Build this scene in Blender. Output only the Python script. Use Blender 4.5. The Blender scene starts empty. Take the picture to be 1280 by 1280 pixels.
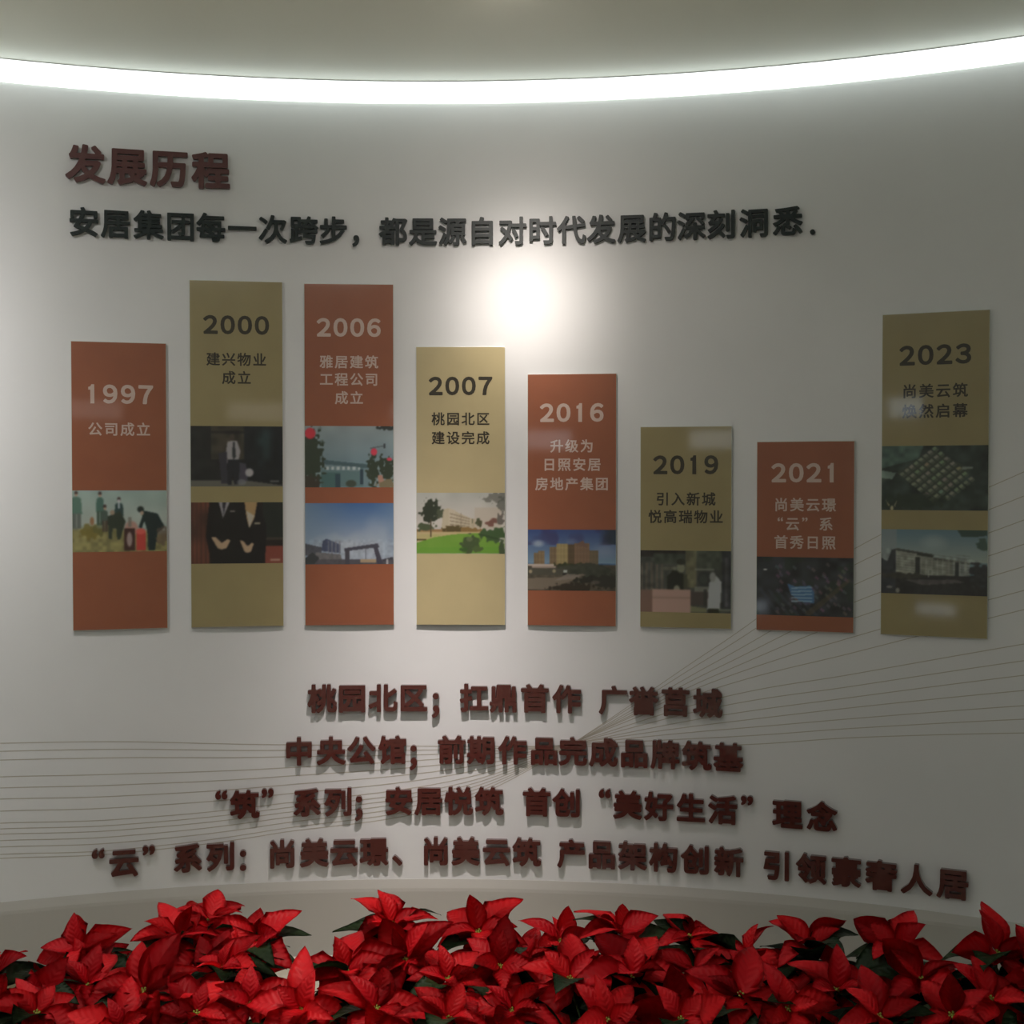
import bpy, bmesh, math, random
import numpy as np
from mathutils import Vector, Matrix

# ------------------------------------------------------------------ camera, world, lights, exposure
scene = bpy.context.scene
COL = scene.collection
scene.view_settings.view_transform = 'Standard'
scene.view_settings.look = 'None'
scene.view_settings.exposure = 0.0
scene.view_settings.gamma = 1.0
scene.view_settings.use_curve_mapping = False

EYE = 1.508
cam_data = bpy.data.cameras.new('camera')
cam_data.sensor_width = 36.0
cam_data.lens = 36.0 * 1642.4 / 1280.0
cam = bpy.data.objects.new('camera', cam_data)
COL.objects.link(cam)
cam.location = (0, 0, EYE)
cam.rotation_euler = (math.pi / 2 - 0.0224345, 0, 0)
scene.camera = cam

world = bpy.data.worlds.new('world')
scene.world = world
world.use_nodes = True
world.node_tree.nodes['Background'].inputs[0].default_value = (0.8, 0.85, 0.9, 1)
world.node_tree.nodes['Background'].inputs[1].default_value = 0.3

# the curved wall: a vertical cylinder seen from inside
CX, CY, R = -0.2485, 0.4903, 3.6143
CEIL = 2.729
def wp(s, z, d=0.0):
    a = s / R
    r = R - d
    return Vector((CX + r * math.sin(a), CY + r * math.cos(a), z))
def wframe(s, z, d=0.0):
    a = s / R
    right = Vector((math.cos(a), -math.sin(a), 0)); up = Vector((0, 0, 1)); n = Vector((-math.sin(a), -math.cos(a), 0))
    m = Matrix((right, up, n)).transposed().to_4x4()
    m.translation = wp(s, z, d)
    return m

LAMPS = [  # s on the wall it points at, distance from wall, aim height, watt, tight, wide, colour
    dict(s=0.285, d=0.95, aim=2.02, w=84, n1=60, k1=1.05, n2=5, k2=0.10, col=(1, 0.90, 0.83)),
    dict(s=-1.78, d=0.95, aim=1.60, w=120, n1=16, k1=1.0, n2=3, k2=0.22, col=(1, 0.95, 0.93)),
    dict(s=0.02, d=1.05, aim=0.66, w=200, n1=44, k1=1.0, n2=5, k2=0.06, col=(1, 0.89, 0.86)),
    dict(pos=(-0.42, 2.45), target=(-0.40, 3.02, 0.35), w=95, n1=26, k1=1.0, n2=5, k2=0.03, col=(1, 0.90, 0.80)),
]
def spot_light(L):
    ld = bpy.data.lights.new('downlight_beam', 'SPOT')
    ld.energy = L['w']; ld.spot_size = math.radians(165); ld.spot_blend = 0.3
    ld.shadow_soft_size = 0.022; ld.color = L['col']
    ld.use_nodes = True
    nt = ld.node_tree; N = nt.nodes
    em = N['Emission']
    tc = N.new('ShaderNodeTexCoord'); sx = N.new('ShaderNodeSeparateXYZ')
    nt.links.new(tc.outputs['Normal'], sx.inputs[0])
    ab = N.new('ShaderNodeMath'); ab.operation = 'ABSOLUTE'; nt.links.new(sx.outputs['Z'], ab.inputs[0])
    out = []
    for n, k in ((L['n1'], L['k1']), (L['n2'], L['k2'])):
        p = N.new('ShaderNodeMath'); p.operation = 'POWER'; nt.links.new(ab.outputs[0], p.inputs[0]); p.inputs[1].default_value = n
        q = N.new('ShaderNodeMath'); q.operation = 'MULTIPLY'; nt.links.new(p.outputs[0], q.inputs[0]); q.inputs[1].default_value = k
        out.append(q)
    a = N.new('ShaderNodeMath'); a.operation = 'ADD'
    nt.links.new(out[0].outputs[0], a.inputs[0]); nt.links.new(out[1].outputs[0], a.inputs[1])
    nt.links.new(a.outputs[0], em.inputs['Strength'])
    o = bpy.data.objects.new('downlight_beam', ld)
    COL.objects.link(o)
    if 'pos' in L:
        o.location = (*L['pos'], CEIL - 0.035); tgt = Vector(L['target'])
    else:
        o.location = wp(L['s'], CEIL - 0.035, L['d']); tgt = wp(L['s'], L['aim'], 0)
    o.rotation_euler = (tgt - o.location).to_track_quat('-Z', 'Y').to_euler()
    return o
for L in LAMPS:
    spot_light(L)
FILL_PANELS = [((-2.1, 0.9), 11.0), ((-0.6, 0.6), 10.0), ((1.6, 0.0), 6.0)]   # fill light panels added under the ceiling, out of view: position, radiance
LED_RADIANCE = 2.4

random.seed(7)
# ------------------------------------------------------------------ helpers
def lin(c):
    c = np.asarray(c, float) / 255.0
    return np.where(c <= 0.04045, c / 12.92, ((c + 0.055) / 1.055) ** 2.4)
def mat(name, rgb, rough=0.5, metal=0.0, coat=0.0, spec=0.5, coat_rough=0.03):
    m = bpy.data.materials.new(name); m.use_nodes = True
    b = m.node_tree.nodes['Principled BSDF']
    b.inputs['Base Color'].default_value = (*rgb, 1); b.inputs['Roughness'].default_value = rough
    b.inputs['Metallic'].default_value = metal; b.inputs['Coat Weight'].default_value = coat
    b.inputs['Coat Roughness'].default_value = coat_rough
    b.inputs['Specular IOR Level'].default_value = spec
    return m
def bsdf(m): return m.node_tree.nodes['Principled BSDF']
def noise_color(m, rgb1, rgb2, scale, detail=4, lo=0.35, hi=0.65, coord='Object', stretch=None):
    nt = m.node_tree; N = nt.nodes
    tc = N.new('ShaderNodeTexCoord'); n = N.new('ShaderNodeTexNoise'); n.inputs['Scale'].default_value = scale; n.inputs['Detail'].default_value = detail
    src = tc.outputs[coord]
    if stretch:
        mp = N.new('ShaderNodeMapping'); mp.inputs['Scale'].default_value = stretch; nt.links.new(src, mp.inputs[0]); src = mp.outputs[0]
    nt.links.new(src, n.inputs['Vector'])
    cr = N.new('ShaderNodeValToRGB'); cr.color_ramp.elements[0].position = lo; cr.color_ramp.elements[1].position = hi
    cr.color_ramp.elements[0].color = (*rgb1, 1); cr.color_ramp.elements[1].color = (*rgb2, 1)
    nt.links.new(n.outputs['Fac'], cr.inputs[0]); nt.links.new(cr.outputs[0], bsdf(m).inputs['Base Color'])
    return n
def bump(m, scale, strength, dist=0.001, coord='Object'):
    nt = m.node_tree; N = nt.nodes
    tc = N.new('ShaderNodeTexCoord'); n = N.new('ShaderNodeTexNoise'); n.inputs['Scale'].default_value = scale
    b = N.new('ShaderNodeBump'); b.inputs['Strength'].default_value = strength; b.inputs['Distance'].default_value = dist
    nt.links.new(tc.outputs[coord], n.inputs['Vector']); nt.links.new(n.outputs['Fac'], b.inputs['Height']); nt.links.new(b.outputs[0], bsdf(m).inputs['Normal'])
def emis(name, rgb, strength):
    m = mat(name, (0.8, 0.8, 0.8)); b = bsdf(m)
    b.inputs['Emission Color'].default_value = (*rgb, 1); b.inputs['Emission Strength'].default_value = strength
    return m
def link_obj(name, me, parent=None):
    o = bpy.data.objects.new(name, me); COL.objects.link(o)
    if parent is not None: o.parent = parent
    return o
def obj(name, bm, m, parent=None, smooth=False):
    me = bpy.data.meshes.new(name); bm.to_mesh(me); bm.free(); me.materials.append(m)
    if smooth: me.polygons.foreach_set('use_smooth', [True] * len(me.polygons))
    return link_obj(name, me, parent)
def tag(o, label=None, cat=None, group=None, kind=None):
    if label: o['label'] = label
    if cat: o['category'] = cat
    if group: o['group'] = group
    if kind: o['kind'] = kind
    return o
def empty(name, loc=(0, 0, 0)):
    o = bpy.data.objects.new(name, None); COL.objects.link(o); o.location = loc; o.empty_display_size = 0.05
    return o
def box(bm, x0, x1, y0, y1, z0, z1, bev=0.0):
    r = bmesh.ops.create_cube(bm, size=1.0)
    for v in r['verts']:
        v.co = Vector((x0 + (v.co.x + .5) * (x1 - x0), y0 + (v.co.y + .5) * (y1 - y0), z0 + (v.co.z + .5) * (z1 - z0)))
    if bev:
        es = list({e for v in r['verts'] for e in v.link_edges})
        bmesh.ops.bevel(bm, geom=es, offset=bev, segments=2, affect='EDGES', profile=0.6)
def lathe(bm, prof, n=24, cx=0, cy=0):
    rings = []
    for r, z in prof:
        rings.append([bm.verts.new((cx + r * math.cos(2 * math.pi * i / n), cy + r * math.sin(2 * math.pi * i / n), z)) for i in range(n)])
    for a, b in zip(rings, rings[1:]):
        for i in range(n):
            bm.faces.new((a[i], a[(i + 1) % n], b[(i + 1) % n], b[i]))
    return rings

# ------------------------------------------------------------------ materials
M = {}
M['wall'] = mat('wall_print_vinyl', (0.70, 0.70, 0.70), 0.42, spec=0.35)
noise_color(M['wall'], (0.685, 0.69, 0.69), (0.715, 0.72, 0.72), 3.0)
bump(M['wall'], 500, 0.03, 0.0002)
M['plain_wall'] = mat('painted_wall', (0.68, 0.67, 0.64), 0.7); bump(M['plain_wall'], 300, 0.1)
M['ceiling'] = mat('ceiling_paint', (0.80, 0.83, 0.70), 0.30, spec=0.6); noise_color(M['ceiling'], (0.79, 0.82, 0.69), (0.82, 0.85, 0.72), 1.6); bump(M['ceiling'], 400, 0.08)
M['base'] = mat('baseboard_paint', (0.45, 0.435, 0.40), 0.35, coat=0.2); bump(M['base'], 60, 0.03)
M['quad'] = mat('quarter_round_paint', (0.75, 0.72, 0.62), 0.3, coat=0.3)
M['plinth'] = mat('olive_plinth', (0.30, 0.25, 0.15), 0.4)
M['floor'] = mat('cream_floor_tile', (0.62, 0.55, 0.42), 0.12, coat=0.3); noise_color(M['floor'], (0.62, 0.57, 0.47), (0.70, 0.65, 0.55), 2.2, 6)
M['line'] = mat('gold_line_ink', (0.46, 0.43, 0.36), 0.45)
M['led'] = emis('led_diffuser', (0.90, 1.0, 0.955), LED_RADIANCE)
M['orange'] = mat('orange_brown_print', (0.28, 0.09, 0.042), 0.35, coat=1.0, coat_rough=0.05)
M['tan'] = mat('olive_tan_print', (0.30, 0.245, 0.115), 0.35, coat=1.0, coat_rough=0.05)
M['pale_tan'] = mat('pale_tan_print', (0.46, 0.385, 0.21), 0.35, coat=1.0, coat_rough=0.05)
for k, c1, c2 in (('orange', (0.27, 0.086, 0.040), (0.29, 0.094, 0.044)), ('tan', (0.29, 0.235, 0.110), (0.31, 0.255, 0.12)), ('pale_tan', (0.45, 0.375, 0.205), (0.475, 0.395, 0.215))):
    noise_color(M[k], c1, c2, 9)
M['edge'] = mat('acrylic_edge', (0.62, 0.64, 0.58), 0.15, coat=0.6)
M['ink_light'] = mat('pale_ink', (0.55, 0.42, 0.36), 0.4, coat=1.0)
M['ink_dark'] = mat('dark_ink', (0.028, 0.021, 0.010), 0.4, coat=1.0)
M['red_letter'] = mat('dark_red_acrylic', (0.088, 0.024, 0.019), 0.22, coat=0.5)
M['head_letter'] = mat('maroon_acrylic', (0.10, 0.036, 0.034), 0.35, coat=0.1)
M['dark_letter'] = mat('charcoal_acrylic', (0.014, 0.022, 0.021), 0.4, coat=0.0, spec=0.35)
M['pot'] = mat('terracotta_plastic', (0.16, 0.05, 0.03), 0.5); bump(M['pot'], 80, 0.1)
M['soil'] = mat('potting_soil', (0.03, 0.02, 0.013), 0.95); bump(M['soil'], 120, 0.8, 0.004)
M['stem'] = mat('green_stem', (0.06, 0.12, 0.03), 0.5)
M['bud'] = mat('yellow_green_bud', (0.35, 0.36, 0.06), 0.5)
M['chrome'] = mat('white_lamp_metal', (0.7, 0.7, 0.7), 0.3)
M['lens'] = emis('lamp_lens', (1, 0.92, 0.82), 6.0)
def leaf_mat(name, c1, c2, transl):
    m = mat(name, c1, 0.48, spec=0.3)
    nt = m.node_tree; N = nt.nodes
    tc = N.new('ShaderNodeTexCoord'); sx = N.new('ShaderNodeSeparateXYZ'); nt.links.new(tc.outputs['Object'], sx.inputs[0])
    # veins: a midrib and slanted side veins, as bump and a slight tint
    ab = N.new('ShaderNodeMath'); ab.operation = 'ABSOLUTE'; nt.links.new(sx.outputs['Y'], ab.inputs[0])
    sl = N.new('ShaderNodeMath'); sl.operation = 'MULTIPLY_ADD'; nt.links.new(ab.outputs[0], sl.inputs[0]); sl.inputs[1].default_value = -0.9; nt.links.new(sx.outputs['X'], sl.inputs[2])
    fr = N.new('ShaderNodeMath'); fr.operation = 'MULTIPLY'; nt.links.new(sl.outputs[0], fr.inputs[0]); fr.inputs[1].default_value = 48.0
    sn = N.new('ShaderNodeMath'); sn.operation = 'SINE'; nt.links.new(fr.outputs[0], sn.inputs[0])
    oi = N.new('ShaderNodeObjectInfo')
    cr = N.new('ShaderNodeValToRGB'); cr.color_ramp.elements[0].color = (*c1, 1); cr.color_ramp.elements[1].color = (*c2, 1)
    nt.links.new(oi.outputs['Random'], cr.inputs[0]); nt.links.new(cr.outputs[0], bsdf(m).inputs['Base Color'])
    bp = N.new('ShaderNodeBump'); bp.inputs['Strength'].default_value = 0.35; bp.inputs['Distance'].default_value = 0.0015
    nt.links.new(sn.outputs[0], bp.inputs['Height']); nt.links.new(bp.outputs[0], bsdf(m).inputs['Normal'])
    tr = N.new('ShaderNodeBsdfTranslucent'); nt.links.new(cr.outputs[0], tr.inputs['Color'])
    mx = N.new('ShaderNodeMixShader'); mx.inputs[0].default_value = transl
    nt.links.new(bsdf(m).outputs[0], mx.inputs[1]); nt.links.new(tr.outputs[0], mx.inputs[2])
    nt.links.new(mx.outputs[0], N['Material Output'].inputs['Surface'])
    return m
M['bract'] = leaf_mat('red_bract', (0.62, 0.004, 0.014), (0.85, 0.014, 0.022), 0.25)
M['leaf'] = leaf_mat('dark_green_leaf', (0.012, 0.03, 0.012), (0.03, 0.06, 0.018), 0.10)

LINES = [[(-1.295, 0.736), (-0.955, 0.72), (-0.5, 0.693), (0.148, 0.681), (0.868, 0.704), (1.295, 0.753), (1.759, 0.803)], [(-1.296, 0.712), (-0.955, 0.697), (-0.5, 0.675), (0.148, 0.673), (0.868, 0.728), (1.295, 0.781), (1.759, 0.842)], [(-1.296, 0.686), (-0.955, 0.671), (-0.5, 0.654), (0.148, 0.663), (0.868, 0.75), (1.294, 0.81), (1.758, 0.88)], [(-1.296, 0.636), (-0.955, 0.621), (-0.5, 0.618), (0.148, 0.653), (0.868, 0.77), (1.294, 0.843), (1.758, 0.923)], [(-1.296, 0.603), (-0.956, 0.588), (-0.5, 0.591), (0.148, 0.638), (0.868, 0.792), (1.294, 0.874), (1.758, 0.966)], [(-1.297, 0.57), (-0.956, 0.554), (-0.5, 0.563), (0.148, 0.623), (0.868, 0.819), (1.294, 0.907), (1.757, 1.007)], [(-1.297, 0.534), (-0.956, 0.519), (-0.5, 0.534), (0.148, 0.608), (0.868, 0.844), (1.294, 0.943), (1.757, 1.054)], [(-1.297, 0.498), (-0.956, 0.483), (-0.5, 0.505), (0.148, 0.593), (0.868, 0.876), (1.293, 1.007), (1.756, 1.151)], [(-1.297, 0.481), (-0.956, 0.466), (-0.5, 0.49), (0.148, 0.58), (0.868, 0.898), (1.293, 1.054), (1.756, 1.205)], [(-1.298, 0.465), (-0.956, 0.45), (-0.501, 0.475), (0.148, 0.57), (0.868, 0.915), (1.293, 1.109), (1.755, 1.272)], [(-1.298, 0.446), (-0.957, 0.431), (-0.501, 0.459), (0.148, 0.56), (0.868, 0.934), (1.292, 1.156), (1.755, 1.335)], [(-1.298, 0.427), (-0.957, 0.412), (-0.501, 0.442), (0.148, 0.55), (0.868, 0.954), (1.292, 1.208), (1.754, 1.403)], [(-1.298, 0.405), (-0.957, 0.39), (-0.501, 0.425), (0.148, 0.54), (0.867, 0.978), (1.292, 1.267), (1.753, 1.47)], [(-1.298, 0.393), (-0.957, 0.379), (-0.501, 0.413), (0.148, 0.53), (0.867, 0.998), (1.292, 1.315), (1.753, 1.538)]]
HEADS = [(-1.201, 3.0, 0.363, 0.088), (-1.023, 2.8, 0.365, 0.077), (-1.077, 3.25, 0.342, 0.084), (-0.993, 3.05, 0.331, 0.084), (-0.805, 2.85, 0.394, 0.109), (-0.833, 3.25, 0.374, 0.092), (-0.777, 3.35, 0.381, 0.09), (-0.648, 3.3, 0.344, 0.089), (-0.689, 3.1, 0.35, 0.08), (-0.679, 2.8, 0.365, 0.072), (-0.574, 2.85, 0.367, 0.07), (-0.451, 2.8, 0.375, 0.086), (-0.389, 3.05, 0.363, 0.097), (-0.308, 3.35, 0.372, 0.09), (-0.251, 3.1, 0.373, 0.088), (-0.145, 2.95, 0.382, 0.076), (-0.292, 2.8, 0.375, 0.083), (-0.085, 3.3, 0.369, 0.093), (-0.029, 3.1, 0.357, 0.08), (0.121, 3.3, 0.344, 0.073), (0.133, 3.0, 0.363, 0.088), (0.0, 2.8, 0.37, 0.079), (0.273, 3.3, 0.365, 0.093), (0.28, 3.0, 0.369, 0.099), (0.203, 2.75, 0.373, 0.078), (0.449, 3.3, 0.357, 0.077), (0.427, 3.05, 0.363, 0.094), (0.499, 2.85, 0.385, 0.088), (0.579, 3.2, 0.352, 0.079), (0.73, 3.2, 0.37, 0.094), (0.734, 2.95, 0.358, 0.091), (0.593, 2.8, 0.375, 0.079), (0.913, 3.1, 0.4, 0.091), (0.927, 2.95, 0.38, 0.087), (0.777, 2.75, 0.378, 0.078), (1.095, 2.95, 0.442, 0.087), (1.028, 2.8, 0.396, 0.083), (0.929, 2.75, 0.382, 0.078), (1.175, 2.9, 0.401, 0.082), (-0.135, 2.75, 0.373, 0.074), (0.355, 2.75, 0.373, 0.074), (-0.828, 2.75, 0.356, 0.074)]


# ------------------------------------------------------------------ setting
def arc_sheet(name, s0, s1, prof, m, n=160, parent=None, smooth=True):
    """prof: list of (d, z) from top to bottom, swept along the wall."""
    bm = bmesh.new(); cols = []
    for i in range(n + 1):
        s = s0 + (s1 - s0) * i / n
        cols.append([bm.verts.new(wp(s, z, d)) for d, z in prof])
    for a, b in zip(cols, cols[1:]):
        for j in range(len(prof) - 1):
            bm.faces.new((a[j], a[j + 1], b[j + 1], b[j]))
    o = obj(name, bm, m, parent)
    if smooth and len(prof) == 2: o.data.polygons.foreach_set('use_smooth', [True] * len(o.data.polygons))
    return o
S0, S1 = -3.3, 3.3
bm = bmesh.new()                                  # curved wall as a real thickness shell
n = 360; cols = []
for i in range(n + 1):
    s = S0 + (S1 - S0) * i / n
    cols.append([bm.verts.new(wp(s, z, d)) for d, z in ((0, 2.86), (0, -0.05), (-0.12, -0.05), (-0.12, 2.86))])
for a, b in zip(cols, cols[1:]):
    for j in range(4):
        f = bm.faces.new((a[j], a[(j + 1) % 4], b[(j + 1) % 4], b[j]))
bm.faces.new(cols[0]); bm.faces.new(cols[-1][::-1])
wall = tag(obj('wall_back', bm, M['wall']), kind='structure')
EX0, EX1 = wp(S0, 0).x, wp(S1, 0).x; EY0, EY1 = wp(S0, 0).y, wp(S1, 0).y
bm = bmesh.new(); box(bm, EX0 - 0.14, EX0 - 0.02, -3.0, EY0 + 0.02, -0.05, 2.86); tag(obj('wall_left', bm, M['plain_wall']), kind='structure')
bm = bmesh.new(); box(bm, EX1 + 0.02, EX1 + 0.14, -3.0, EY1 + 0.02, -0.05, 2.86); tag(obj('wall_right', bm, M['plain_wall']), kind='structure')
bm = bmesh.new(); box(bm, EX0 - 0.14, EX1 + 0.14, -3.12, -3.0, -0.05, 2.86); tag(obj('wall_front', bm, M['plain_wall']), kind='structure')
bm = bmesh.new(); box(bm, EX0 - 0.14, EX1 + 0.14, -3.12, 4.3, -0.12, 0.0); tag(obj('floor', bm, M['floor']), kind='structure')
bm = bmesh.new(); box(bm, EX0 - 0.14, EX1 + 0.14, -3.12, 4.3, CEIL, CEIL + 0.12); tag(obj('ceiling', bm, M['ceiling']), kind='structure')
bb = arc_sheet('baseboard_back', S0, S1, [(0.0, 0.262), (0.002, 0.262), (0.0105, 0.236), (0.012, 0.226), (0.013, 0.0)], M['base']); tag(bb, kind='structure')
tr_ = arc_sheet('trim_1', S0, S1, [(0.013, 0.030), (0.019, 0.029), (0.021, 0.026), (0.020, 0.023), (0.017, 0.021)], M['quad']); tag(tr_, kind='structure')
pl_ = arc_sheet('trim_2', S0, S1, [(0.013, 0.022), (0.0165, 0.022), (0.0170, 0.0)], M['plinth']); tag(pl_, kind='structure')
# printed gold lines on the wall
def catmull(pts, k=14):
    P = [np.array(p) for p in pts]; P = [2 * P[0] - P[1]] + P + [2 * P[-1] - P[-2]]; out = []
    for i in range(1, len(P) - 2):
        for j in range(k):
            t = j / k
            out.append(0.5 * ((2 * P[i]) + (-P[i - 1] + P[i + 1]) * t + (2 * P[i - 1] - 5 * P[i] + 4 * P[i + 1] - P[i + 2]) * t * t + (-P[i - 1] + 3 * P[i] - 3 * P[i + 1] + P[i + 2]) * t ** 3))
    out.append(P[-2]); return out
for pts in LINES:
    c = catmull(pts); bm = bmesh.new(); prev = None
    for s, z in c:
        q = [bm.verts.new(wp(s, z + 0.0013, 0.0004)), bm.verts.new(wp(s, z - 0.0013, 0.0004))]
        if prev: bm.faces.new((prev[0], prev[1], q[1], q[0]))
        prev = q
    obj('gold_line', bm, M['line'], wall)
# LED light line in the corner of wall and ceiling
led = empty('linear_light', wp(0, CEIL, 0))
tag(led, 'long curved white light line glowing where the wall meets the ceiling', 'light')
def local(o, root):
    o.parent = root; o.matrix_parent_inverse = Matrix.Translation(root.location).inverted()
d_ = arc_sheet('diffuser', S0, S1, [(0.077, 2.727), (0.060, 2.712), (0.018, 2.686), (0.001, 2.683)], M['led']); local(d_, led)
h_ = arc_sheet('housing', S0, S1, [(0.082, 2.7285), (0.077, 2.727), (0.079, 2.7285)], M['chrome']); local(h_, led)

# downlights (outside the frame) that carry the two beams
for i, L in enumerate(LAMPS):
    p = Vector((*L['pos'], CEIL)) if 'pos' in L else wp(L['s'], CEIL, L['d'])
    t = empty('downlight', p)
    tag(t, ['round white downlight in the ceiling before the middle of the wall', 'round white downlight in the ceiling before the left end of the wall', 'round white downlight in the ceiling just left of the middle one', 'round white downlight in the ceiling over the red flowers'][i], 'light')
    bm = bmesh.new(); lathe(bm, [(0.034, -0.001), (0.036, -0.012), (0.055, -0.010), (0.058, -0.001)]); obj('trim_ring', bm, M['chrome'], t, True)
    bm = bmesh.new(); lathe(bm, [(0.0001, -0.003), (0.034, -0.003)]); obj('lens', bm, M['lens'], t)
for i, ((x, y), rad) in enumerate(FILL_PANELS):  # unseen glowing panels, added to lift the ambient light on the wall
    t = empty('ceiling_light_panel', (x, y, CEIL))
    tag(t, ['square white light panel in the ceiling at the left', 'square white light panel in the ceiling behind the viewer', 'square white light panel in the ceiling at the right rear'][i], 'light')
    bm = bmesh.new(); box(bm, -0.28, 0.28, -0.28, 0.28, -0.012, -0.006); obj('diffuser', bm, emis('panel_diffuser', (0.95, 1, 0.98), rad), t)
    bm = bmesh.new()
    for a in ((-0.31, -0.28, -0.31, 0.31), (0.28, 0.31, -0.31, 0.31), (-0.28, 0.28, -0.31, -0.28), (-0.28, 0.28, 0.28, 0.31)): box(bm, a[0], a[1], a[2], a[3], -0.016, 0.0)
    obj('frame', bm, M['chrome'], t)

# lit boxes on the wall opposite, which the glossy panels mirror
for x0, x1, z0, z1, rad, col, lab in ((-3.2, -2.82, 2.08, 2.24, 2.0, (0.80, 0.92, 1.0), 'long cool white light box high on the opposite wall, leftmost'), (-1.62, -1.22, 1.80, 1.95, 1.7, (0.88, 0.95, 1.0), 'cool white light box on the opposite wall, second from left'),
        (-0.02, 0.50, 2.03, 2.17, 0.9, (1.0, 0.93, 0.88), 'faint warm light box on the opposite wall, right of the others'), (-2.86, -2.50, 0.38, 0.47, 1.8, (0.80, 0.9, 1.0), 'low cool white light box near the floor of the opposite wall')):
    t = empty('light_box', ((x0 + x1) / 2, -3.0, z0)); tag(t, lab, 'light')
    hw = (x1 - x0) / 2; hh = z1 - z0
    bm = bmesh.new(); box(bm, -hw - 0.015, hw + 0.015, 0.001, 0.03, -0.015, hh + 0.015, 0.004); obj('case', bm, M['chrome'], t)
    bm = bmesh.new(); box(bm, -hw, hw, 0.03, 0.034, 0, hh); obj('diffuser', bm, emis('light_box_diffuser', col, rad), t)
# ------------------------------------------------------------------ glyphs
_gcache = {}
def glyph_lines(ch):
    c = bpy.data.curves.new('g', 'FONT'); c.body = ch; c.resolution_u = 4; c.fill_mode = 'NONE'
    o = bpy.data.objects.new('g', c); COL.objects.link(o)
    me = bpy.data.meshes.new_from_object(o)
    v = np.array([x.co[:2] for x in me.vertices]); e = np.array([x.vertices[:] for x in me.edges])
    bpy.data.objects.remove(o); bpy.data.curves.remove(c); bpy.data.meshes.remove(me)
    return v, e
def simplify(loop, eps):
    pts = np.array(loop)
    def dp(a, b):
        if b <= a + 1: return []
        p, q = pts[a], pts[b]; d = q - p; L = math.hypot(*d)
        seg = pts[a + 1:b]
        dist = np.hypot(*(seg - p).T) if L < 1e-9 else np.abs((seg[:, 0] - p[0]) * d[1] - (seg[:, 1] - p[1]) * d[0]) / L
        k = int(dist.argmax())
        if dist[k] < eps: return []
        k += a + 1
        return dp(a, k) + [k] + dp(k, b)
    h = len(pts) // 2
    idx = [0] + dp(0, h) + [h] + dp(h, len(pts) - 1)
    return pts[idx]
def glyph_loops(ch, off, sx=1.0, G=92):
    key = (ch, off, sx)
    if key in _gcache: return _gcache[key]
    v, e = glyph_lines(ch)
    v = v * np.array([sx, 1.0])
    A, B = v[e[:, 0]], v[e[:, 1]]
    mn = v.min(0) - off - 0.04; mx = v.max(0) + off + 0.04
    h = max((mx - mn).max() / G, 0.004)
    nx, ny = int((mx[0] - mn[0]) / h) + 2, int((mx[1] - mn[1]) / h) + 2
    X, Y = np.meshgrid(mn[0] + h * np.arange(nx), mn[1] + h * np.arange(ny))
    px, py = X.ravel()[:, None], Y.ravel()[:, None] + 1e-7
    d = B - A; L2 = (d ** 2).sum(1) + 1e-12
    best = np.full(px.shape[0], 1e9); ins = np.zeros(px.shape[0], int)
    for i in range(0, len(A), 60):
        a, b, dd, l2 = A[i:i + 60], B[i:i + 60], d[i:i + 60], L2[i:i + 60]
        t = np.clip(((px - a[:, 0]) * dd[:, 0] + (py - a[:, 1]) * dd[:, 1]) / l2, 0, 1)
        q = (px - a[:, 0] - t * dd[:, 0]) ** 2 + (py - a[:, 1] - t * dd[:, 1]) ** 2
        best = np.minimum(best, q.min(1))
        c = ((a[:, 1] > py) != (b[:, 1] > py))
        with np.errstate(divide='ignore', invalid='ignore'):
            xi = a[:, 0] + (py - a[:, 1]) * dd[:, 0] / dd[:, 1]
        ins += (c & (px < xi)).sum(1)
    F = np.sqrt(best); F[ins % 2 == 1] *= -1
    F = (F - off).reshape(ny, nx)
    loops = march(F, mn, h)
    _gcache[key] = loops
    return loops
def march(F, mn, h):
    # marching squares
    s = F < 0
    nxt = {}
    code = s[:-1, :-1] * 1 + s[:-1, 1:] * 2 + s[1:, 1:] * 4 + s[1:, :-1] * 8
    T = {1: [(3, 0)], 2: [(0, 1)], 3: [(3, 1)], 4: [(1, 2)], 5: [(3, 0), (1, 2)], 6: [(0, 2)], 7: [(3, 2)], 8: [(2, 3)], 9: [(2, 0)], 10: [(0, 1), (2, 3)], 11: [(2, 1)], 12: [(1, 3)], 13: [(1, 0)], 14: [(0, 3)]}
    P = {}
    def edge(i, j, k):
        if k == 0: key_ = ('h', i, j); a, b = (i, j), (i, j + 1)
        elif k == 1: key_ = ('v', i, j + 1); a, b = (i, j + 1), (i + 1, j + 1)
        elif k == 2: key_ = ('h', i + 1, j); a, b = (i + 1, j), (i + 1, j + 1)
        else: key_ = ('v', i, j); a, b = (i, j), (i + 1, j)
        if key_ not in P:
            fa, fb = F[a], F[b]; t = fa / (fa - fb)
            P[key_] = (mn[0] + h * (a[1] + t * (b[1] - a[1])), mn[1] + h * (a[0] + t * (b[0] - a[0])))
        return key_
    for i, j in zip(*np.nonzero((code > 0) & (code < 15))):
        for a, b in T[int(code[i, j])]:
            nxt[edge(i, j, a)] = edge(i, j, b)
    loops = []
    while nxt:
        st, cur = nxt.popitem(); lp = [P[st]]
        while cur != st:
            lp.append(P[cur]); cur = nxt.pop(cur)
        if len(lp) > 8:
            q = np.array(lp); x, y = q[:, 0], q[:, 1]
            area = 0.5 * abs((x * np.roll(y, -1) - y * np.roll(x, -1)).sum())
            if area > 0.0006: loops.append(simplify(lp, 0.0025))
    return loops
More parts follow.
